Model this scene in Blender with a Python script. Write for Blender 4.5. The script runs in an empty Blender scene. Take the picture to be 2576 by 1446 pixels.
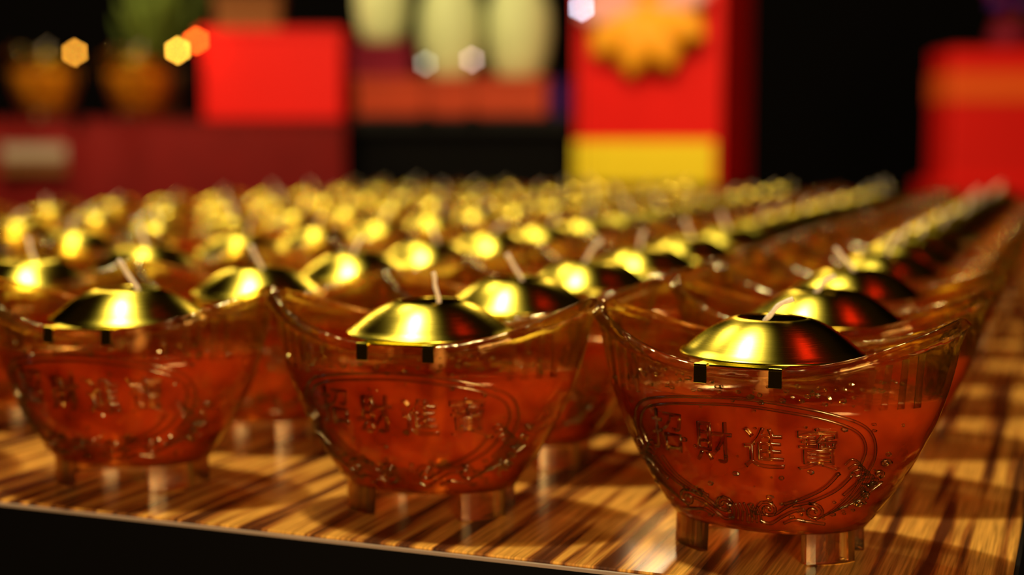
import bpy, bmesh, math, random
from mathutils import Vector, Matrix
random.seed(7)
C = bpy.context.scene.collection
S = bpy.context.scene
PI = math.pi

# ------------------------------------------------------------------ camera
cam = bpy.data.cameras.new('camera')
cam.sensor_width = 36.0
cam.lens = 3645 / 2576 * 36.0
cam.clip_start = 0.01
cam.dof.use_dof = True
cam.dof.focus_distance = 0.362
cam.dof.aperture_fstop = 5.9
cam.dof.aperture_blades = 6
cam.dof.aperture_rotation = math.radians(2)
camo = bpy.data.objects.new('camera', cam)
camo.location = (0, 0, 0.10835)
camo.rotation_euler = (PI / 2 - 0.0993, 0, 0)
C.objects.link(camo)
S.camera = camo

# ------------------------------------------------------------------ light
S.view_settings.view_transform = 'Standard'
S.view_settings.look = 'None'
S.view_settings.gamma = 1.0
S.view_settings.exposure = 0.0
S.view_settings.use_curve_mapping = False
S.cycles.max_bounces = 9
S.cycles.diffuse_bounces = 2
S.cycles.glossy_bounces = 3
S.cycles.transmission_bounces = 6
S.cycles.transparent_max_bounces = 18
S.cycles.use_adaptive_sampling = True
S.cycles.adaptive_threshold = 0.025
S.cycles.sample_clamp_indirect = 6.0
S.cycles.use_denoising = True
S.cycles.caustics_reflective = True
S.cycles.caustics_refractive = True

w = bpy.data.worlds.new('world'); S.world = w; w.use_nodes = True
w.node_tree.nodes['Background'].inputs[0].default_value = (0.9, 0.42, 0.14, 1)
w.node_tree.nodes['Background'].inputs[1].default_value = 0.012

def lamp(name, loc, power, col, radius):
    l = bpy.data.lights.new(name, 'POINT'); l.energy = power; l.color = col; l.shadow_soft_size = radius
    o = bpy.data.objects.new(name, l); o.location = loc; C.objects.link(o); return o
lamp('ceiling_spotlight', (-0.33, 0.72, 1.48), 100, (1.0, 0.83, 0.46), 0.045)
lamp('ceiling_spotlight', (-0.50, 1.75, 1.45), 22, (1.0, 0.80, 0.42), 0.05)
lamp('counter_fill', (-0.78, 2.64, 0.85), 10, (1.0, 0.78, 0.45), 0.04)  # added fill above the amber candles, for their lids and bodies
lamp('counter_fill', (-0.80, 2.28, 0.56), 7, (1.0, 0.72, 0.36), 0.04)  # added low fill to brighten the amber candle fronts
lamp('counter_fill', (0.25, 2.05, 0.60), 7, (1.0, 0.72, 0.38), 0.05)  # added low fill for the background boxes and jars
lamp('front_fill', (0.30, -1.2, 0.25), 106, (1.0, 0.66, 0.32), 0.22)  # added unseen fill behind the camera, brightens the oil fronts
lamp('red_lantern_light', (0.55, 0.54, 1.14), 1.4, (1.0, 0.02, 0.01), 0.04)
lamp('window_light', (-1.9, 0.9, 0.8), 2.0, (0.8, 0.9, 1.0), 0.12)

# ------------------------------------------------------------------ helpers
def tag(o, label=None, cat=None, group=None, kind=None):
    if label: o['label'] = label
    if cat: o['category'] = cat
    if group: o['group'] = group
    if kind: o['kind'] = kind
    return o

def empty(name, loc=(0, 0, 0), rz=0.0, scale=1.0):
    o = bpy.data.objects.new(name, None); o.location = loc; o.rotation_euler = (0, 0, rz)
    o.scale = (scale,) * 3; o.empty_display_size = 0.02
    C.objects.link(o); return o

def mesh_from(name, verts, faces, mat, smooth=True):
    m = bpy.data.meshes.new(name); m.from_pydata(verts, [], faces); m.update()
    if mat: m.materials.append(mat)
    if smooth:
        m.polygons.foreach_set('use_smooth', [True] * len(m.polygons))
    return m

def fix_normals(m):
    bm = bmesh.new(); bm.from_mesh(m); bmesh.ops.recalc_face_normals(bm, faces=bm.faces); bm.to_mesh(m); bm.free(); return m

def obj(name, m, parent=None, loc=None):
    o = bpy.data.objects.new(name, m); C.objects.link(o)
    if parent: o.parent = parent
    if loc: o.location = loc
    return o

class G:
    """collects geometry"""
    def __init__(s): s.v = []; s.f = []
    def box(s, x0, x1, y0, y1, z0, z1):
        b = len(s.v)
        s.v += [(x0, y0, z0), (x1, y0, z0), (x1, y1, z0), (x0, y1, z0), (x0, y0, z1), (x1, y0, z1), (x1, y1, z1), (x0, y1, z1)]
        s.f += [tuple(b + i for i in q) for q in ((0, 3, 2, 1), (4, 5, 6, 7), (0, 1, 5, 4), (1, 2, 6, 5), (2, 3, 7, 6), (3, 0, 4, 7))]
        return s
    def rings(s, rings, closed=False, cap=(True, True)):
        b = len(s.v); n = len(rings[0])
        for r in rings: s.v += [tuple(p) for p in r]
        k = len(rings)
        for i in range(k if closed else k - 1):
            i2 = (i + 1) % k
            for j in range(n):
                j2 = (j + 1) % n
                s.f.append((b + i * n + j, b + i * n + j2, b + i2 * n + j2, b + i2 * n + j))
        if not closed:
            if cap[0]: s.f.append(tuple(b + j for j in range(n))[::-1])
            if cap[1]: s.f.append(tuple(b + (k - 1) * n + j for j in range(n)))
        return s
    def lathe(s, prof, n=48, c=(0, 0), closed=False, cap=(False, False)):
        R = []
        for r, z in prof:
            R.append([(c[0] + r * math.cos(2 * PI * j / n), c[1] + r * math.sin(2 * PI * j / n), z) for j in range(n)])
        return s.rings(R, closed, cap)
    def tube(s, pts, r, n=6, rr=None):
        pts = [Vector(p) for p in pts]; R = []
        up = Vector((0.03, -1, 0.05)).normalized()
        for i, p in enumerate(pts):
            t = (pts[min(i + 1, len(pts) - 1)] - pts[max(i - 1, 0)])
            if t.length < 1e-9: t = Vector((0, 0, 1))
            t.normalize()
            a = t.cross(up)
            if a.length < 1e-3: a = t.cross(Vector((1, 0, 0)))
            a.normalize(); b = t.cross(a)
            q = rr[i] if rr else r
            R.append([p + a * (q * math.cos(2 * PI * j / n)) + b * (q * math.sin(2 * PI * j / n)) for j in range(n)])
        return s.rings(R)
    def mesh(s, name, mat, smooth=True):
        return fix_normals(mesh_from(name, s.v, s.f, mat, smooth))

def bevel(m, w_, seg=2):
    bm = bmesh.new(); bm.from_mesh(m)
    bmesh.ops.bevel(bm, geom=[e for e in bm.edges if e.calc_face_angle(0) > 0.5], offset=w_, segments=seg, affect='EDGES', profile=0.5)
    bm.to_mesh(m); bm.free(); return m

# ------------------------------------------------------------------ materials
def newmat(name):
    m = bpy.data.materials.new(name); m.use_nodes = True
    nt = m.node_tree; nt.nodes.clear()
    out = nt.nodes.new('ShaderNodeOutputMaterial')
    return m, nt, out
def N(nt, t, **k):
    n = nt.nodes.new(t)
    for a, v in k.items():
        if a.startswith('_'): setattr(n, a[1:], v)
    return n
def L(nt, a, b): nt.links.new(a, b)

def simple(name, col, rough=0.5, metal=0.0, noise=0.12, scale=40, bump=0.0, emit=None, es=0.0, coat=0.0):
    m, nt, out = newmat(name)
    p = N(nt, 'ShaderNodeBsdfPrincipled')
    p.inputs['Roughness'].default_value = rough; p.inputs['Metallic'].default_value = metal
    p.inputs['Coat Weight'].default_value = coat; p.inputs['Specular IOR Level'].default_value = 0.15
    tc = N(nt, 'ShaderNodeTexCoord'); nz = N(nt, 'ShaderNodeTexNoise'); nz.inputs['Scale'].default_value = scale; nz.inputs['Detail'].default_value = 4
    L(nt, tc.outputs['Object'], nz.inputs['Vector'])
    mx = N(nt, 'ShaderNodeMix'); mx.data_type = 'RGBA'
    mx.inputs[6].default_value = tuple(c * (1 - noise) for c in col) + (1,)
    mx.inputs[7].default_value = tuple(min(1, c * (1 + noise)) for c in col) + (1,)
    L(nt, nz.outputs['Fac'], mx.inputs[0]); L(nt, mx.outputs[2], p.inputs['Base Color'])
    if bump:
        b = N(nt, 'ShaderNodeBump'); b.inputs['Strength'].default_value = bump; b.inputs['Distance'].default_value = 0.001
        L(nt, nz.outputs['Fac'], b.inputs['Height']); L(nt, b.outputs[0], p.inputs['Normal'])
    if emit:
        p.inputs['Emission Color'].default_value = tuple(emit) + (1,); p.inputs['Emission Strength'].default_value = es
    L(nt, p.outputs[0], out.inputs[0]); return m

def glass_mat():
    # moulded glass: wavy relief, part straight-through, part refracting, mirror-like at grazing angles
    m, nt, out = newmat('moulded_glass')
    tc = N(nt, 'ShaderNodeTexCoord')
    n1 = N(nt, 'ShaderNodeTexNoise'); n1.inputs['Scale'].default_value = 190; n1.inputs['Detail'].default_value = 1.0
    L(nt, tc.outputs['Object'], n1.inputs['Vector'])
    b = N(nt, 'ShaderNodeBump'); b.inputs['Strength'].default_value = 0.8; b.inputs['Distance'].default_value = 0.0008
    L(nt, n1.outputs['Fac'], b.inputs['Height'])
    tr = N(nt, 'ShaderNodeBsdfTransparent'); tr.inputs[0].default_value = (1.0, 0.86, 0.62, 1)
    rf = N(nt, 'ShaderNodeBsdfRefraction'); rf.inputs['IOR'].default_value = 1.22; rf.inputs['Roughness'].default_value = 0.04
    rf.inputs[0].default_value = (1.0, 0.85, 0.6, 1)
    gl = N(nt, 'ShaderNodeBsdfGlossy'); gl.inputs['Roughness'].default_value = 0.10; gl.inputs[0].default_value = (1, 0.84, 0.48, 1)
    for s in (rf, gl): L(nt, b.outputs[0], s.inputs['Normal'])
    m1 = N(nt, 'ShaderNodeMixShader'); m1.inputs[0].default_value = 0.36
    L(nt, tr.outputs[0], m1.inputs[1]); L(nt, rf.outputs[0], m1.inputs[2])
    fr = N(nt, 'ShaderNodeFresnel'); fr.inputs[0].default_value = 1.42; L(nt, b.outputs[0], fr.inputs[1])
    mn = N(nt, 'ShaderNodeMath', _operation='MINIMUM'); mn.inputs[1].default_value = 0.72; L(nt, fr.outputs[0], mn.inputs[0])
    m2 = N(nt, 'ShaderNodeMixShader'); L(nt, mn.outputs[0], m2.inputs[0]); L(nt, m1.outputs[0], m2.inputs[1]); L(nt, gl.outputs[0], m2.inputs[2])
    L(nt, m2.outputs[0], out.inputs[0]); return m

def relief_mat(mixf=.4, name='raised_glass', rg=.12, tint=(1.0, .96, .85, 1)):
    # raised glass lines: strongly refracting, no straight-through part
    m, nt, out = newmat(name)
    rf = N(nt, 'ShaderNodeBsdfRefraction'); rf.inputs['IOR'].default_value = 1.35; rf.inputs['Roughness'].default_value = 0.05
    rf.inputs[0].default_value = tint
    gl = N(nt, 'ShaderNodeBsdfGlossy'); gl.inputs['Roughness'].default_value = rg; gl.inputs[0].default_value = (1, 0.90, 0.55, 1)
    fr = N(nt, 'ShaderNodeFresnel'); fr.inputs[0].default_value = 1.8
    m2 = N(nt, 'ShaderNodeMixShader'); L(nt, fr.outputs[0], m2.inputs[0]); L(nt, gl.outputs[0], m2.inputs[2])
    tr = N(nt, 'ShaderNodeBsdfTransparent'); tr.inputs[0].default_value = (1, .97, .88, 1)
    m1 = N(nt, 'ShaderNodeMixShader'); m1.inputs[0].default_value = mixf
    L(nt, tr.outputs[0], m1.inputs[1]); L(nt, rf.outputs[0], m1.inputs[2]); L(nt, m1.outputs[0], m2.inputs[1])
    L(nt, m2.outputs[0], out.inputs[0]); return m

def oil_mat(name, col, tint, dens=0.54, tlf=0.6):
    # slightly cloudy coloured lamp oil
    m, nt, out = newmat(name)
    tc = N(nt, 'ShaderNodeTexCoord'); nz = N(nt, 'ShaderNodeTexNoise'); nz.inputs['Scale'].default_value = 85; nz.inputs['Detail'].default_value = 1.5
    L(nt, tc.outputs['Object'], nz.inputs['Vector'])
    mx = N(nt, 'ShaderNodeMix'); mx.data_type = 'RGBA'
    mx.inputs[6].default_value = tuple(c * 0.5 for c in col) + (1,); mx.inputs[7].default_value = tuple(min(1, c * 1.4) for c in col) + (1,)
    nr = N(nt, 'ShaderNodeMapRange'); nr.inputs[1].default_value = 0.36; nr.inputs[2].default_value = 0.64; L(nt, nz.outputs['Fac'], nr.inputs[0]); L(nt, nr.outputs[0], mx.inputs[0])
    tr = N(nt, 'ShaderNodeBsdfTransparent'); tr.inputs[0].default_value = tuple(tint) + (1,)
    df = N(nt, 'ShaderNodeBsdfDiffuse'); tl = N(nt, 'ShaderNodeBsdfTranslucent')
    L(nt, mx.outputs[2], df.inputs[0]); L(nt, mx.outputs[2], tl.inputs[0])
    a = N(nt, 'ShaderNodeMixShader'); a.inputs[0].default_value = tlf
    L(nt, df.outputs[0], a.inputs[1]); L(nt, tl.outputs[0], a.inputs[2])
    b = N(nt, 'ShaderNodeMixShader'); b.inputs[0].default_value = dens
    L(nt, tr.outputs[0], b.inputs[1]); L(nt, a.outputs[0], b.inputs[2])
    gl = N(nt, 'ShaderNodeBsdfGlossy'); gl.inputs['Roughness'].default_value = 0.08
    fr = N(nt, 'ShaderNodeFresnel'); fr.inputs[0].default_value = 1.35
    c = N(nt, 'ShaderNodeMixShader'); L(nt, fr.outputs[0], c.inputs[0]); L(nt, b.outputs[0], c.inputs[1]); L(nt, gl.outputs[0], c.inputs[2])
    L(nt, c.outputs[0], out.inputs[0]); return m

def brass_mat():
    m, nt, out = newmat('brushed_brass')
    p = N(nt, 'ShaderNodeBsdfAnisotropic', _distribution='BECKMANN')
    tc = N(nt, 'ShaderNodeTexCoord')
    mp = N(nt, 'ShaderNodeMapping'); mp.inputs['Scale'].default_value = (120, 120, 4500)
    L(nt, tc.outputs['Object'], mp.inputs[0])
    nz = N(nt, 'ShaderNodeTexNoise'); nz.inputs['Scale'].default_value = 1.0; nz.inputs['Detail'].default_value = 3
    L(nt, mp.outputs[0], nz.inputs['Vector'])
    r = N(nt, 'ShaderNodeMapRange'); r.inputs[3].default_value = 0.25; r.inputs[4].default_value = 0.29
    L(nt, nz.outputs['Fac'], r.inputs[0]); L(nt, r.outputs[0], p.inputs['Roughness'])
    mx = N(nt, 'ShaderNodeMix'); mx.data_type = 'RGBA'
    mx.inputs[6].default_value = (0.62, 0.51, 0.055, 1); mx.inputs[7].default_value = (0.80, 0.68, 0.095, 1)
    L(nt, nz.outputs['Fac'], mx.inputs[0]); L(nt, mx.outputs[2], p.inputs['Color'])
    p.inputs['Anisotropy'].default_value = 0.2
    p2 = N(nt, 'ShaderNodeBsdfAnisotropic', _distribution='BECKMANN'); p2.inputs['Roughness'].default_value = 0.38; p2.inputs['Anisotropy'].default_value = 0.2
    L(nt, mx.outputs[2], p2.inputs['Color'])
    ms = N(nt, 'ShaderNodeMixShader'); ms.inputs[0].default_value = 0.45; L(nt, p.outputs[0], ms.inputs[1]); L(nt, p2.outputs[0], ms.inputs[2])
    tg = N(nt, 'ShaderNodeTangent'); tg.direction_type = 'RADIAL'; tg.axis = 'Z'; L(nt, tg.outputs[0], p.inputs['Tangent'])
    b = N(nt, 'ShaderNodeBump'); b.inputs['Strength'].default_value = 0.05; b.inputs['Distance'].default_value = 0.0001
    L(nt, nz.outputs['Fac'], b.inputs['Height']); L(nt, b.outputs[0], p.inputs['Normal'])
    L(nt, ms.outputs[0], out.inputs[0]); return m

def wood_mat():
    # printed zebra-grain laminate, grain along local Y
    m, nt, out = newmat('striped_wood')
    p = N(nt, 'ShaderNodeBsdfPrincipled'); p.inputs['Roughness'].default_value = 0.24; p.inputs['Specular IOR Level'].default_value = 0.28
    tc = N(nt, 'ShaderNodeTexCoord')
    mp = N(nt, 'ShaderNodeMapping'); mp.inputs['Scale'].default_value = (90, 3.5, 1)
    L(nt, tc.outputs['Object'], mp.inputs[0])
    n1 = N(nt, 'ShaderNodeTexNoise'); n1.inputs['Scale'].default_value = 1.7; n1.inputs['Detail'].default_value = 2.5; n1.inputs['Distortion'].default_value = 0.15
    L(nt, mp.outputs[0], n1.inputs['Vector'])
    cr = N(nt, 'ShaderNodeValToRGB'); e = cr.color_ramp.elements
    e[0].position = 0.40; e[0].color = (0.075, 0.024, 0.008, 1); e[1].position = 0.53; e[1].color = (0.68, 0.34, 0.06, 1)
    k = cr.color_ramp.elements.new(0.46); k.color = (0.34, 0.12, 0.022, 1)
    L(nt, n1.outputs['Fac'], cr.inputs[0])
    mp2 = N(nt, 'ShaderNodeMapping'); mp2.inputs['Scale'].default_value = (1500, 40, 1); L(nt, tc.outputs['Object'], mp2.inputs[0])
    n2 = N(nt, 'ShaderNodeTexNoise'); n2.inputs['Scale'].default_value = 1.0; n2.inputs['Detail'].default_value = 2; L(nt, mp2.outputs[0], n2.inputs['Vector'])
    mr = N(nt, 'ShaderNodeMapRange'); mr.inputs[1].default_value = 0.3; mr.inputs[2].default_value = 0.7; mr.inputs[3].default_value = 0.50; mr.inputs[4].default_value = 1.25
    L(nt, n2.outputs['Fac'], mr.inputs[0])
    mx = N(nt, 'ShaderNodeMix'); mx.data_type = 'RGBA'; mx.blend_type = 'MULTIPLY'; mx.inputs[0].default_value = 1
    L(nt, cr.outputs[0], mx.inputs[6]); L(nt, mr.outputs[0], mx.inputs[7]); L(nt, mx.outputs[2], p.inputs['Base Color'])
    L(nt, p.outputs[0], out.inputs[0]); return m

M = dict(
    glass=glass_mat(),
    oil=oil_mat('red_lamp_oil', (0.92, 0.13, 0.025), (1.0, 0.55, 0.22)),
    amber=oil_mat('amber_lamp_oil', (1.0, 0.40, 0.03), (0.9, 0.5, 0.1), 0.97, 0.08),
    brass=brass_mat(), wood=wood_mat(),
    wick=simple('cotton_wick', (0.92, 0.80, 0.66), 0.9, noise=0.1, scale=900, bump=0.4),
    black=simple('black_laminate', (0.0012, 0.001, 0.001), 0.6),
    black_cloth=simple('black_cloth', (0.0012, 0.0008, 0.0008), 0.95),
    red=simple('red_lacquer', (0.72, 0.010, 0.007), 0.45, noise=0.08, scale=8),
    redcloth=simple('dark_red_cloth', (0.11, 0.0025, 0.002), 0.9, noise=0.25, scale=30),
    orange=simple('orange_red_lacquer', (0.42, 0.04, 0.008), 0.45, noise=0.3, scale=8),
    band=simple('orange_lacquer', (0.85, 0.10, 0.012), 0.45, noise=0.1, scale=8),
    maroon=simple('maroon_paper', (0.16, 0.006, 0.02), 0.8),
    yellow=simple('yellow_paper', (0.88, 0.66, 0.02), 0.7, noise=0.05, scale=10),
    jar=simple('pale_green_glaze', (0.58, 0.64, 0.32), 0.4, noise=0.2, scale=12),
    gold=simple('gold_petal', (0.95, 0.36, 0.015), 0.35, noise=0.2),
    pink=simple('pink_petal', (0.8, 0.36, 0.33), 0.5),
    purple=simple('purple_paper', (0.06, 0.008, 0.16), 0.6),
    leaf=simple('dark_leaf', (0.10, 0.14, 0.02), 0.6),
    brown=simple('brown_paper', (0.16, 0.06, 0.015), 0.7),
    silver=simple('grey_card', (0.34, 0.27, 0.20), 0.5),
    dark=simple('dark_wall_paint', (0.0016, 0.0008, 0.0008), 0.9),
    floor=simple('dark_floor_tile', (0.002, 0.0012, 0.001), 0.6),
    edge=simple('edge_trim', (0.35, 0.26, 0.2), 0.35),
)
def bulbmat(name, col, s): return simple(name, col, 0.5, emit=col, es=s)

# ------------------------------------------------------------------ structure
def struct(name, m):
    o = obj(name, m); o['kind'] = 'structure'; return o
struct('floor', G().box(-3.2, 3.2, -1.2, 4.6, -0.80, -0.75).mesh('floor', M['floor'], False))
struct('wall_back', G().box(-3.2, 3.2, 4.6, 4.7, -0.75, 2.8).mesh('wall', M['dark'], False))
struct('wall_left', G().box(-3.3, -3.2, -1.2, 4.6, -0.75, 2.8).mesh('wall', M['dark'], False))
struct('wall_right', G().box(3.2, 3.3, -1.2, 4.6, -0.75, 2.8).mesh('wall', M['dark'], False))

# ------------------------------------------------------------------ table (local x = along the front edge, y = away)
TH = math.radians(-21.5)
BX, BY = 0.0695, 0.384                                   # foot of the nearest right candle
RIGHT = Vector((math.cos(TH), math.sin(TH), 0)); BACK = Vector((-math.sin(TH), math.cos(TH), 0))
PU, PV, NC, NR = 0.1035, 0.078, 7, 15
table = tag(empty('display_table', (BX, BY, -0.75), TH), 'dark-edged table with a striped brown wood top under the rows of glass candles', 'table')
x0, x1, y0, y1 = -0.715, 0.063, -0.0364, 1.16
top = obj('table_top', bevel(G().box(x0, x1, y0, y1, -0.004, 0.0).mesh('top', M['wood'], False), 0.0004, 1), table, (0, 0, 0.75))
g = G(); g.box(x0 - .0008, x1 + .0008, y0 - .0012, y0, -.030, -.0008); g.box(x1, x1 + .0012, y0, y1, -.030, -.0008)
g.box(x0 - .0012, x0, y0, y1, -.030, -.0008); g.box(x0, x1, y1, y1 + .0012, -.030, -.0008)
obj('edge_band', g.mesh('band', M['black'], False), table, (0, 0, 0.75))
obj('trim_line', G().box(x0, x1, y0 - .0016, y0 - .0004, -.0014, -.0006).mesh('trim', M['edge'], False), table, (0, 0, 0.75))['label'] = 'thin pale line along the top of the front edge'
obj('substrate', G().box(x0, x1, y0, y1, -.030, -.004).mesh('sub', M['black'], False), table, (0, 0, 0.75))
obj('skirt', G().box(x0 + .01, x1 - .01, y0 + .006, y0 + .010, -.60, -.030).mesh('skirt', M['black_cloth'], False), table, (0, 0, 0.75))
legm = G().box(-.02, .02, -.02, .02, 0, .72).mesh('leg', M['black'], False)
for lx in (x0 + .04, x1 - .04):
    for ly in (y0 + .05, y1 - .04): obj('leg', legm, table, (lx, ly, 0))

# ------------------------------------------------------------------ candle geometry
def interp(tab, z):
    if z <= tab[0][0]: return tab[0][1]
    for i in range(len(tab) - 1):
        (a, va), (b, vb) = tab[i], tab[i + 1]
        if z <= b:
            t = (z - a) / (b - a)
            pm = tab[i - 1] if i else None; pn = tab[i + 2] if i + 2 < len(tab) else None
            d = (vb - va) / (b - a)
            da = d if not pm else (vb - pm[1]) / (b - pm[0]); db = d if not pn else (pn[1] - va) / (pn[0] - a)
            h = b - a
            return (2*t**3-3*t*t+1)*va + (t**3-2*t*t+t)*h*da + (-2*t**3+3*t*t)*vb + (t**3-t*t)*h*db
    return tab[-1][1]
TA = [(.0085, .0262), (.0117, .0288), (.021, .0352), (.0314, .0408), (.0386, .0440), (.050, .0474), (.064, .0500)]
TB = [(.0085, .0180), (.0117, .0198), (.021, .0237), (.0314, .0266), (.0386, .0278), (.050, .0288), (.064, .0295)]
def AA(z): return interp(TA, z)
def BB(z): return interp(TB, z)
def EE(z): return .5 + .10 * max(0, min(1, (z - .012) / .045))
ZB = .0085
def zrim(cx): return .0520 + .0122 * abs(cx) ** 2.3
def surf(t, z, off=0.0):
    a, b, e = AA(z) - off, BB(z) - off, EE(z)
    c, s = math.cos(t), math.sin(t)
    return (a * c, b * math.copysign(abs(s) ** (2 * e), s), z)
def front_y(x, z, off=0.0):
    a, b, e = AA(z), BB(z), EE(z)
    q = max(0.0, 1 - (x / a) ** 2)
    return -(b * q ** e) - off

def tlist(n):
    # even spacing round the plan with more points at the tips
    return [2 * PI * i / n for i in range(n)]

def bowl_mesh(nu, nv, mat):
    rings = []
    ts = tlist(nu)
    rings.append([(p[0] * .94, p[1] * .94, ZB - .0006) for p in (surf(t, ZB) for t in ts)])
    for i in range(nv + 1):
        v = i / nv
        r = []
        for t in ts:
            zr = zrim(math.cos(t)) - .0022; z = ZB + (zr - ZB) * v
            off = 0
            if v > .90: off = -.0008 * (v - .90) / .10
            r.append(surf(t, z, off))
        rings.append(r)
    for off, dz in ((-.0015, -.0017), (-.0013, -.0013), (-.0001, -.0001), (.0005, .0003), (.0017, .0002), (.0027, -.0007)):
        rings.append([(lambda p: (p[0], p[1], p[2] + dz))(surf(t, zrim(math.cos(t)), off)) for t in ts])
    for i in range(nv, -1, -1 if nu > 60 else -3):
        v = i / nv
        r = []
        for t in ts:
            zr = zrim(math.cos(t)) - .0010; z = ZB + .0022 + (zr - ZB - .0022) * v
            r.append(surf(t, z, .0017))
        rings.append(r)
    g = G(); g.rings(rings)
    return g.mesh('bowl', mat)

def oil_mesh(nu, nv, mat):
    ts = tlist(nu); rings = []
    for i in range(nv + 1):
        z = .0092 + (.0437 - .0092) * i / nv
        rings.append([surf(t, z, .0009) for t in ts])
    rings.append([(p[0], p[1], .0439) for p in (surf(t, .0437, .0014) for t in ts)])
    return G().rings(rings).mesh('oil', mat)

def foot_mesh(mat):
    # curved wall under one corner of the bowl
    rings = []
    n = 7
    for k in range(n):
        t = math.radians(-57 + 40 * k / (n - 1))
        def P(sc, z): 
            p = surf(t, ZB); return (p[0] * sc, p[1] * sc, z)
        rings.append([P(.98, ZB), P(.99, .0002), P(.985, 0), P(.88, 0), P(.875, .0002), P(.86, ZB)])
    m = G().rings(rings).mesh('foot', mat, False)
    bevel(m, .0003, 1)
    return m

def lid_mesh(n, mat):
    R0, Z0, RH, ZH = .0236, .0532, .0094, .0622
    prof = [(R0 + .0007, Z0 - .0008), (R0 + .0010, Z0 - .0003), (R0 + .0007, Z0 + .0001), (R0, Z0 + .0003)]
    K = 9
    for i in range(1, K + 1):
        u = i / K
        r = R0 + (RH - R0) * u
        z = Z0 + .0003 + (ZH - Z0 - .0003) * (math.sin(.12 + u * 1.20) - math.sin(.12)) / (math.sin(1.32) - math.sin(.12))
        prof.append((r, z))
    prof.append((RH - .0003, ZH - .0001))
    inner = [(r - .0001, z - .0005) for r, z in prof[4:-1]][::-1]
    return G().lathe(prof + inner + [(R0 - .0003, Z0 - .0008)], n, closed=True).mesh('lid', mat)

def strap_mesh(mat):
    # flat strip that carries the dome across the bowl
    g = G(); pts = []
    for i in range(9):
        y = -.0294 + .0588 * i / 8
        pts.append(y)
    rings = []
    for y in pts:
        hw = .0113
        rings.append([(-hw, y, .0529), (hw, y, .0529), (hw, y, .0525), (-hw, y, .0525)])
    return G().rings(rings).mesh('strap', mat, False)

def clip_mesh(mat):
    g = G()
    g.box(-.0017, .0017, -.0013, .0006, .0525, .0532)
    g.box(-.0017, .0017, -.0013, -.0008, .0482, .0525)
    return bevel(g.mesh('clip', mat, False), .0001, 1)

def wick_mesh(bx, tipx, tipy, tipz, mat, n=7, k=12):
    pts = []; rr = []
    for i in range(5):                                    # in the oil
        u = i / 4
        pts.append((bx * u + .0016 * math.sin(u * 3.0) - .0016 * (1 - u), .001 * (1 - u), .0118 + .032 * u)); rr.append(.0021)
    for i in range(1, 4):
        u = i / 3
        pts.append((bx, 0, .0438 + (.0612 - .0438) * u)); rr.append(.0013 - .0006 * u)
    L0 = Vector((bx, 0, .0612))
    T = Vector((tipx, tipy, tipz))
    for i in range(1, k + 1):
        u = i / k
        p = L0.lerp(T, u); p.z += .0010 * math.sin(u * PI) * (1 if tipx > bx else .4)
        p.x += .0002 * math.sin(u * 9)
        pts.append(tuple(p)); rr.append(.00070 + .00006 * math.sin(u * 17) + (.00012 if i == k else 0))
    return G().tube(pts, .0006, n, rr).mesh('wick', mat)

# --- relief on the near bowls
def conform(paths, r, mat, n=5, off=.0001):
    g = G()
    for P in paths:
        g.tube([(x, front_y(x, z, off), z) for x, z in P], r, n)
    return g.mesh('relief', mat)
def spiral(cx, cz, r, turns, a0, sgn=1, n=16):
    out = []
    for i in range(n):
        u = i / (n - 1); a = a0 + sgn * turns * 2 * PI * u; q = r * (1 - .82 * u)
        out.append((cx + q * math.cos(a), cz + q * math.sin(a)))
    return out
def curve(P, n=10):
    # catmull-rom
    out = []
    for i in range(len(P) - 1):
        p0 = P[max(i - 1, 0)]; p1 = P[i]; p2 = P[i + 1]; p3 = P[min(i + 2, len(P) - 1)]
        for k in range(n):
            t = k / n
            out.append(tuple(.5 * (2 * p1[j] + (p2[j] - p0[j]) * t + (2 * p0[j] - 5 * p1[j] + 4 * p2[j] - p3[j]) * t * t + (-p0[j] + 3 * p1[j] - 3 * p2[j] + p3[j]) * t ** 3) for j in (0, 1)))
    out.append(P[-1]); return out

border = [curve([(-.0225, .0195), (-.0300, .0270), (-.0322, .0345), (-.0295, .0402), (-.0215, .0428), (-.010, .0442), (0, .0447), (.010, .0440), (.0215, .0420), (.0295, .0388), (.0318, .0335), (.0300, .0268), (.0240, .0200)]),
          curve([(-.0280, .0280), (-.0300, .0340), (-.0277, .0388), (-.0205, .0411), (-.010, .0424), (0, .0429), (.010, .0422), (.0205, .0405), (.0277, .0375), (.0297, .0330), (.0280, .0275)])]
scr = []
for s in (-1, 1):
    m_ = lambda P: [(s * x, z) for x, z in P]
    scr.append(m_(spiral(.0058, .0152, .0026, 1.5, PI * .9, -1)))
    scr.append(m_(curve([(.0034, .0120), (.0060, .0112), (.0090, .0133), (.0120, .0152), (.0148, .0158)])))
    scr.append(m_(curve([(.0040, .0138), (.0072, .0140), (.0100, .0160), (.0130, .0180)])))
    scr.append(m_(spiral(.0168, .0152, .0026, 1.4, PI * .6, -1)))
    scr.append(m_(curve([(.0094, .0116), (.0120, .0128), (.0150, .0124), (.0190, .0116)])))
    scr.append(m_(curve([(.0100, .0172), (.0150, .0192), (.0200, .0222), (.0235, .0262)])))
    scr.append(m_(curve([(.0120, .0168), (.0170, .0184), (.0225, .0215), (.0262, .0255)])))
    for k in range(5):
        scr.append(m_(spiral(.0272 + .0016 * k, .0172 + .0028 * k, .0011, 1.1, PI * .5 * k, 1, 9)))
fr = [curve([(x * .0017 - .0003, .0166 - .0007 * abs(x) * .5), (x * .0017 + .0003, .0140), (x * .0019, .0112)], 5) for x in (-2, -1.35, -.7, 0, .7, 1.35, 2)]
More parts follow.
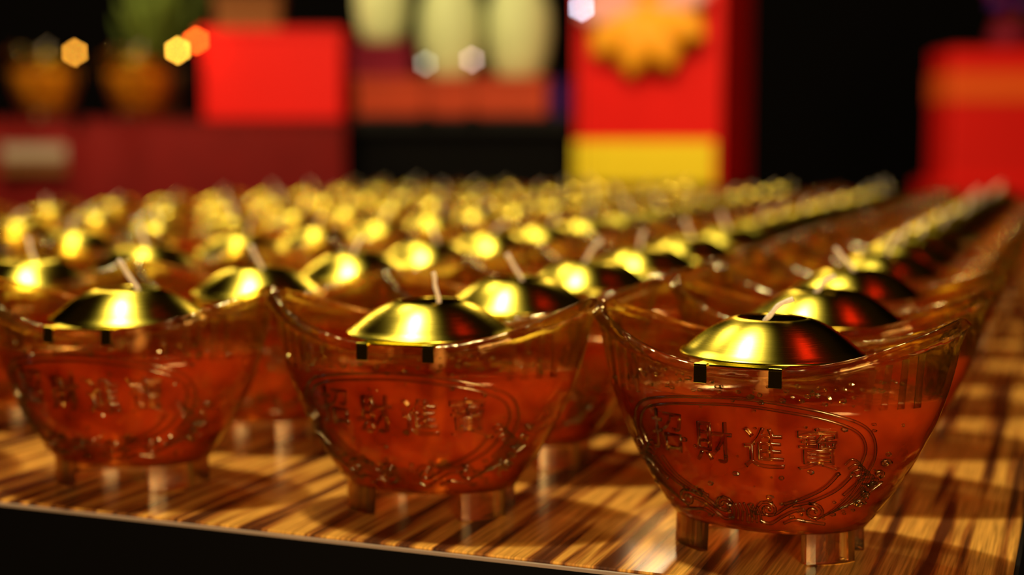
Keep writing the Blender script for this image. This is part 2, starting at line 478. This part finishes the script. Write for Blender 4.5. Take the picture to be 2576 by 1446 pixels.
def bar_relief(lines, hw, th, mat):
    # flat raised bars following the wall
    g = G()
    for P in lines:
        R_ = []
        for x, z in P:
            ya, yb = front_y(x - hw, z), front_y(x + hw, z)
            R_.append([(x - hw, ya + .0002, z), (x - hw * .8, ya - th, z), (x + hw * .8, yb - th, z), (x + hw, yb + .0002, z)])
        g.rings(R_)
    return g.mesh('bar', mat, False)
def rib_lines(s):
    out = []
    for x in (.0315, .0350, .0385, .0418):
        tz = zrim(x / .05) - .0032
        out.append([(s * (x - .0012 * (1 - k / 5)), .0428 + (tz - .0428) * k / 5) for k in range(6)])
    return out
strands = []
for s in (-1, 1):
    m_ = lambda P: [(s * x, z) for x, z in P]
    for k in range(6):
        d = .0011 * k
        strands.append(m_(curve([(.0170 + d, .0128 + d * .6), (.0215 + d, .0160 + d * .4), (.0262 + d * .7, .0215 - d * .1), (.0285 + d * .7, .0275 - d * .8), (.0268 + d * .6, .0300 - d * 1.3), (.0250 + d * .6, .0285 - d)], 6)))

def back_copy(m):
    m2 = m.copy(); m2.transform(Matrix.Rotation(PI, 4, 'Z')); return m2

def char_mesh(ch, cx, cz, size, mat):
    cu = bpy.data.curves.new('t', 'FONT'); cu.body = ch; cu.size = size; cu.extrude = .0004; cu.offset = -.00012; cu.bevel_depth = .00016; cu.bevel_resolution = 1
    cu.resolution_u = 3; cu.align_x = 'CENTER'; cu.align_y = 'CENTER'
    o = bpy.data.objects.new('t', cu); C.objects.link(o)
    dg = bpy.context.evaluated_depsgraph_get(); dg.update()
    m = bpy.data.meshes.new_from_object(o.evaluated_get(dg))
    bpy.data.objects.remove(o); bpy.data.curves.remove(cu)
    xs = [v.co.x for v in m.vertices]; zs = [v.co.y for v in m.vertices]
    mx_, mz_ = (min(xs) + max(xs)) / 2, (min(zs) + max(zs)) / 2
    for v in m.vertices:
        x, y, z = v.co
        X = cx + (x - mx_) * .90; Z = cz + (y - mz_)
        v.co = (X, front_y(X, Z, 0) - z, Z)
    m.materials.clear(); m.materials.append(mat); m.update(); return m

gm = M['glass']; rm = relief_mat()
NEAR = dict(bowl=bowl_mesh(112, 22, gm), oil=oil_mesh(96, 10, M['oil']), lid=lid_mesh(96, M['brass']))
FAR = dict(bowl=bowl_mesh(48, 9, gm), oil=oil_mesh(40, 5, M['oil']), lid=lid_mesh(40, M['brass']))
FOOT = foot_mesh(relief_mat(.85, 'foot_glass', .2, (1.0, .66, .36, 1)))
FEET = []
for sx, sy in ((1, 1), (-1, 1), (-1, -1), (1, -1)):
    m_ = FOOT.copy(); m_.transform(Matrix.Diagonal((sx, sy, 1, 1)))
    if sx * sy < 0: m_.flip_normals()
    FEET.append(m_)
STRAP = strap_mesh(M['brass']); CLIP = clip_mesh(M['brass']); CLIPB = back_copy(CLIP)
REL = dict(border_ridge=conform(border, .00042, rm), scroll_relief=conform(scr, .00046, rm), fringe_relief=conform(fr, .00032, rm))
STR = [conform(strands[:6], .00028, rm), conform(strands[6:], .00028, rm)]
RIBS = [bar_relief([l], .00075, .0006, rm) for sd in (-1, 1) for l in rib_lines(sd)]
CH = [char_mesh(c, x, .0326 + dz, .0120, rm) for c, x, dz in (('招', -.0212, .0012), ('財', -.0072, .0), ('進', .0060, -.0004), ('寶', .0190, .0))]

def glint_facets(seed, mat):  # small facets added on the wall to stand in for refracted lamp glints
    rb_ = random.Random(seed); g = G()
    phi = (1 + 5 ** .5) / 2
    V = [Vector(v).normalized() for v in ((-1, phi, 0), (1, phi, 0), (-1, -phi, 0), (1, -phi, 0), (0, -1, phi), (0, 1, phi), (0, -1, -phi), (0, 1, -phi), (phi, 0, -1), (phi, 0, 1), (-phi, 0, -1), (-phi, 0, 1))]
    F = ((0, 11, 5), (0, 5, 1), (0, 1, 7), (0, 7, 10), (0, 10, 11), (1, 5, 9), (5, 11, 4), (11, 10, 2), (10, 7, 6), (7, 1, 8), (3, 9, 4), (3, 4, 2), (3, 2, 6), (3, 6, 8), (3, 8, 9), (4, 9, 5), (2, 4, 11), (6, 2, 10), (8, 6, 7), (9, 8, 1))
    for k in range(190):
        if k < 75: z = rb_.uniform(.0438, .0505)
        elif k < 145: z = rb_.uniform(.0105, .0190)
        else: z = rb_.uniform(.014, .042)
        x = rb_.uniform(-.88, .88) * AA(z); r = rb_.uniform(.00022, .00075)
        if z > zrim(x / .05) - .003: continue
        M3 = Matrix.Rotation(rb_.uniform(0, 6), 3, 'X') @ Matrix.Rotation(rb_.uniform(0, 6), 3, 'Z')
        sx = rb_.uniform(1, 1.8); c = Vector((x, front_y(x, z) + .0002, z)); b = len(g.v)
        for v in V:
            q = M3 @ v; g.v.append((c.x + q.x * r * sx, c.y + q.y * r * .8, c.z + q.z * r))
        g.f += [tuple(b + i for i in f) for f in F]
    return g.mesh('glint_facets', mat, False)
GLINTS = [glint_facets(s_, relief_mat(.3, 'glint_glass', .14)) for s_ in (3, 8, 12)]

def wick_rand(i):
    a = random.Random(100 + i)
    return wick_mesh(a.uniform(-.003, .003), a.uniform(-.008, .008), a.uniform(-.004, .004), .0622 + a.uniform(.003, .009), M['wick'], 6, 6)
WR = [wick_rand(i) for i in range(9)]
WSPEC = {(0, 0): (-.0020, .0052, .001, .0672), (0, 1): (.0028, .0010, 0, .0705), (0, 2): (.0040, -.0030, 0, .0712),
         (1, 0): (-.003, .0030, 0, .0665), (2, 0): (.000, -.0075, 0, .0700), (1, 1): (.002, -.0040, 0, .0705),
         (2, 1): (-.002, .0050, 0, .0705), (1, 2): (.002, -.003, 0, .0705)}

ORD = ['first', 'second', 'third', 'fourth', 'fifth', 'sixth', 'seventh', 'eighth', 'ninth', 'tenth', 'eleventh', 'twelfth', 'thirteenth', 'fourteenth', 'fifteenth']
SPEC = {(0, 0): (.0695, .384, -.461), (0, 1): (-.0243, .4257, -.272), (0, 2): (-.1229, .4606, -.258), (1, 0): (.099, .4559, -.44)}
LAB = {(0, 0): 'glass ingot-shaped candle in sharp focus at the near right table corner, wick leaning right',
       (0, 1): 'middle ingot-shaped glass candle of the front row, short upright wick, black-faced clips',
       (0, 2): 'blurred ingot-shaped glass candle cut by the left picture edge in the front row',
       (1, 0): 'ingot-shaped glass candle right behind the sharply focused one, short wick leaning right'}
def candle(r, c):
    rnd = random.Random(r * 31 + c)
    if (r, c) in SPEC: x, y, a = SPEC[(r, c)]
    else:
        p = Vector((BX, BY, 0)) - RIGHT * (PU * c + rnd.uniform(-.0008, .0008)) + BACK * (PV * r + rnd.uniform(-.003, .003))
        if c == 2 and r == 1: p += BACK * .001
        x, y = p.x, p.y; a = TH + rnd.uniform(-.07, .08)
    e = empty('ingot_candle', (x, y, 0), a)
    lab = LAB.get((r, c))
    if not lab:
        cn = 'rightmost' if c == 0 else ('leftmost' if c == NC - 1 else ORD[c] + ' from the right')
        lab = f'ingot-shaped glass oil candle, {cn} in the {ORD[r]} row from the front edge'
        if r == NR - 1: lab = f'ingot-shaped glass oil candle, {cn} in the farthest row'
    tag(e, lab, 'candle', 'ingot-shaped glass oil candles in rows on the table')
    D = NEAR if r < 3 else FAR
    obj('glass_bowl', D['bowl'], e); obj('lamp_oil', D['oil'], e)
    ld = obj('dome_lid', D['lid'], e)
    if r > 0 and (r, c) != (1, 0):
        q = .02 if r < 3 else .05
        tx, ty = rnd.uniform(-q, q), rnd.uniform(-q, q)
        ld.rotation_euler = (tx, ty, 0); ld.location = (-.0532 * ty, .0532 * tx, .0003)
    for f in FEET: obj('foot', f, e)
    obj('strap', STRAP, e)
    if (r, c) in WSPEC:
        b = WSPEC[(r, c)]
        wm = wick_mesh(b[0], b[1], b[2], b[3], M['wick'], 8 if r == 0 else 6, 12 if r == 0 else 7)
    else: wm = WR[(r * 5 + c * 3) % 9]
    obj('wick', wm, e)
    if r < 5:
        for sx in (-1, 1):
            obj('clip', CLIP, e, (sx * .0097, -.0291, 0)); obj('clip', CLIPB, e, (sx * .0097, .0291, 0))
    if r < 2:
        for k, m_ in REL.items(): obj(k, m_, e)
        for m_ in STR: obj('strand_relief', m_, e)
        for m_ in RIBS: obj('rib', m_, e)
        tag(obj('glass_glints', GLINTS[(r * 2 + c) % 3], e), kind='stuff')  # facets added for their glints
        for m_ in CH: obj('embossed_character', m_, e)
for r in range(NR):
    for c in range(NC):
        candle(r, c)

# ------------------------------------------------------------------ background
BR = TH
def bxm(w_, d, h, mat, bw=.004):
    return bevel(G().box(-w_ / 2, w_ / 2, -d / 2, d / 2, 0, h).mesh('b', mat, False), bw, 2)

# left counter under a dark red cloth
cl = tag(empty('cloth_counter', (-0.80, 2.92, -0.75), 0), 'counter draped in dark red cloth behind the candle table at left', 'counter')
obj('counter_top', bxm(1.0, .62, .02, M['redcloth']), cl, (0, 0, .881))
g = G(); ring0 = []; 
pts = []
n = 60
for i in range(n + 1):
    u = i / n; x = -.5 + u
    pts.append((x, -.31 - .006 * (1 + math.sin(u * 60)) ))
g = G(); v = []; f = []
for i, (x, y) in enumerate(pts):
    v += [(x, -.312, .890), (x, y - .006, .60), (x, y - .012, .0), (x, -.300, .0), (x, -.300, .890)]
for i in range(n):
    for k in range(5):
        a, b = i * 5 + k, i * 5 + (k + 1) % 5
        f.append((a, a + 5, b + 5, b))
g.v, g.f = v, f
obj('cloth_front', g.mesh('cf', M['redcloth']), cl)
for lx in (-.46, .46):
    for ly in (-.25, .27): obj('leg', G().box(-.02, .02, -.02, .02, 0, .881).mesh('l', M['black'], False), cl, (lx, ly, 0))
card = tag(empty('price_card', (-0.850, 2.585, 0.055), 0), 'pale grey card fixed on the dark red cloth at far left', 'card')
obj('card_face', bxm(.115, .004, .026, M['silver'], .001), card, (0, 0, .024)); obj('card_base', bxm(.115, .006, .022, M['brown'], .001), card, (0, .0, 0))

# black counter in the middle and right
bc = tag(empty('black_counter', (-0.09, 3.0, -0.75), 0), 'black counter behind the candle table, below the orange-red box', 'counter')
obj('counter_top', bxm(.40, .66, .03, M['black']), bc, (0, 0, .878))
obj('front_panel', bxm(.38, .02, .878, M['black_cloth']), bc, (0, -.30, 0))
for sx in (-.18, .18): obj('side_panel', bxm(.02, .60, .878, M['black_cloth']), bc, (sx, 0.02, 0))

# two large amber candles on the cloth
def big_candle(x, y, z, lab, rz):
    e = tag(empty('ingot_candle', (x, y, z), rz, 1.95), lab, 'candle', 'large amber candles on the cloth counter')
    om = FAR['oil'].copy(); om.materials.clear(); om.materials.append(M['amber'])
    obj('glass_bowl', FAR['bowl'], e); obj('lamp_oil', om, e); obj('dome_lid', FAR['lid'], e); obj('strap', STRAP, e)
    for ft in FEET: obj('foot', ft, e)
    obj('wick', WR[2], e)
big_candle(-.855, 2.68, .151, 'large amber candle with a gold lid at the far left of the red cloth counter', PI / 2 - .25)
big_candle(-.690, 2.70, .151, 'large amber candle with a gold lid beside the bright red box', PI / 2 - .15)

def panel_box(name, loc, rz, w_, d, h, mat, lab, cat, lidmat=None, lip=.012):
    e = tag(empty(name, loc, rz), lab, cat)
    obj('body', bxm(w_, d, h - lip, mat), e)
    obj('lid', bxm(w_ + .008, d + .008, lip, lidmat or mat), e, (0, 0, h - lip))
    return e
panel_box('gift_box', (-.44, 2.78, .151), 0, .256, .2, .165, M['red'], 'bright red box on the cloth counter at left', 'box')
panel_box('carton', (-.50, 2.80, .316), .1, .12, .12, .07, M['brown'], 'small brown carton on top of the bright red box', 'box')
panel_box('storage_box', (-.112, 2.80, .158), 0, .352, .2, .072, M['orange'], 'low orange-red box on the black counter', 'box')
panel_box('storage_box', (-.245, 2.77, .230), 0, .11, .09, .066, M['maroon'], 'small maroon box on the left end of the orange-red box', 'box')
panel_box('packet', (.090, 2.90, .158), 0, .05, .06, .075, M['purple'], 'small purple packet between the orange-red box and the tall red box', 'packet')

def jar(x, y, z, s, lab):
    e = tag(empty('ceramic_jar', (x, y, z), 0, s), lab, 'jar', 'pale jars on the middle boxes')
    prof = [(.030, 0), (.036, .004), (.046, .03), (.052, .07), (.050, .11), (.040, .135), (.034, .142), (.034, .150), (.031, .150), (.031, .142), (.036, .134), (.046, .11), (.048, .07), (.042, .03), (.032, .007)]
    obj('body', G().lathe(prof, 40, cap=(True, True)).mesh('jb', M['jar']), e)
    obj('lid', G().lathe([(.036, .150), (.037, .154), (.030, .166), (.012, .174), (.008, .178), (.011, .186), (.006, .192), (.001, .193)], 40, cap=(True, True)).mesh('jl', M['jar']), e)
jar(-.245, 2.77, .296, .95, 'pale green jar standing on the small maroon box')
jar(-.118, 2.80, .230, 1.2, 'wide pale green jar on the middle of the orange-red box')
jar(.012, 2.81, .230, 1.2, 'pale green jar on the right end of the orange-red box')

# tall red box with a yellow label and gold rosette
tb = tag(empty('donation_box', (.285, 2.72, -.75), TH), 'tall red box with a yellow label and gold rosette, on a black base', 'box')
obj('base', bxm(.27, .24, .78, M['black']), tb)
obj('body', bxm(.272, .24, .40, M['red']), tb, (0, 0, .78))
lb = obj('label_panel', bxm(.262, .006, .078, M['yellow'], .002), tb, (-.006, -.122, .784)); lb['label'] = 'plain bright yellow label along the foot of the box'
def petal(l, w_, t_, mat):
    rings = []
    for i in range(7):
        u = i / 6; hw = w_ * math.sin(PI * (.08 + .92 * u) * .98) ** .7 * .5 + .0005; y = -.02 * math.sin(u * PI * .6)
        rings.append([(-hw, y, l * u), (0, y - t_, l * u), (hw, y, l * u), (0, y + t_ * .5, l * u)])
    return G().rings(rings).mesh('petal', mat)
ros = obj('rosette', G().lathe([(.024, 0), (.024, .006), (.014, .016), (.001, .019)], 24, cap=(True, True)).mesh('rc', M['gold']), tb)
ros.location = (.0, -.126, 1.10); ros.rotation_euler = (PI / 2, 0, 0)
pg, pp = petal(.125, .10, .010, M['gold']), petal(.12, .09, .008, M['pink'])
for k in range(10):
    a = 2 * PI * k / 10 + .2
    mm = (pp if k in (2, 8, 7) else pg).copy()
    mm.transform(Matrix.Rotation(a, 4, 'Y'))
    mm.transform(Matrix.Rotation(-PI / 2, 4, 'X'))
    obj('petal', mm, ros, (0, 0, .004))

# right red box
rb = tag(empty('donation_box', (.965, 2.65, -.75), 0), 'wide red box with an orange band at the right picture edge', 'box')
obj('base', bxm(.36, .13, .38, M['black']), rb)
obj('body', bxm(.38, .14, .645, M['red']), rb, (0, 0, .38))
obj('band', bxm(.384, .144, .055, M['band'], .002), rb, (0, 0, .93))['label'] = 'orange band below the top edge'
obj('foot_moulding', bxm(.42, .17, .05, M['red']), rb, (0, 0, .74))
fb = tag(empty('flower_bunch', (.90, 2.65, .275)), 'dark purple-red flower bunch on top of the right red box', 'flowers')
obj('vase', G().lathe([(.03, 0), (.04, .02), (.03, .05), (.025, .06)], 20, cap=(True, True)).mesh('v', M['maroon']), fb)
rnd = random.Random(5)
for k in range(12):
    a = rnd.uniform(0, 2 * PI); q = rnd.uniform(.01, .075); h = rnd.uniform(.07, .13)
    x, y = q * math.cos(a), q * math.sin(a)
    fl = obj('bloom', G().lathe([(.004, -.012), (.016, -.004), (.019, .004), (.012, .012), (.003, .014)], 9, cap=(True, True)).mesh('bl', M['purple'] if k % 3 == 0 else M['maroon']), fb, (x, y, h))
    obj('stem', G().tube([(x * .1, y * .1, .05), (x, y, h - .008)], .0015, 5).mesh('st', M['leaf']), fb)

# plant behind the amber candles
pl = tag(empty('potted_plant', (-.73, 3.0, .151)), 'dim green potted plant behind the two amber candles', 'plant')
obj('pot', G().lathe([(.04, 0), (.055, .09), (.060, .10), (.054, .10), (.048, .02)], 24, cap=(True, True)).mesh('pot', M['brown']), pl)
for k in range(22):
    a = rnd.uniform(0, 2 * PI); tl = rnd.uniform(.15, .55); l = rnd.uniform(.14, .26)
    lf = petal(l, .035, .0012, M['leaf']); lf.transform(Matrix.Rotation(tl, 4, 'X')); lf.transform(Matrix.Rotation(a, 4, 'Z'))
    obj('leaf', lf, pl, (0, 0, .09))

# little lamps on stems
def bulb(x, y, z, z0, r, col, s, lab):
    e = tag(empty('small_lamp', (x, y, z0)), lab, 'lamp')
    h = z - z0
    obj('base', G().lathe([(.012, 0), (.012, .003), (.003, .006)], 16, cap=(True, True)).mesh('ba', M['black']), e)
    obj('stem', G().tube([(0, 0, .004), (0, 0, h * .5), (0, 0, h - r * .5)], .0011, 6).mesh('st', M['black']), e)
    obj('bulb', G().lathe([(r * math.sin(PI * i / 8) + .0001, h - r * math.cos(PI * i / 8)) for i in range(9)], 12, cap=(True, True)).mesh('bu', bulbmat('bulb_glow', col, s)), e)
bulb(-.598, 2.62, .273, .151, .0042, (1.0, .50, .05), 48, 'small bright amber lamp between the amber candle and the red box')
bulb(-.776, 2.60, .268, .151, .0042, (1.0, .42, .04), 24, 'small dim amber lamp between the two amber candles')
bulb(-.573, 2.66, .293, .151, .0055, (1.0, .10, .01), 40, 'small orange-red lamp beside the bright red box')
bulb(.118, 2.50, .337, -.75, .0042, (.75, .80, 1.0), 22, 'small white lamp at the left of the tall red box')
bulb(-.073, 2.66, .259, .158, .0046, (.9, .62, .55), 8, 'small pinkish lamp in front of the orange-red box, right of the other')
bulb(-.157, 2.66, .252, .158, .0046, (.62, .7, .55), 5, 'small pale green lamp in front of the orange-red box')
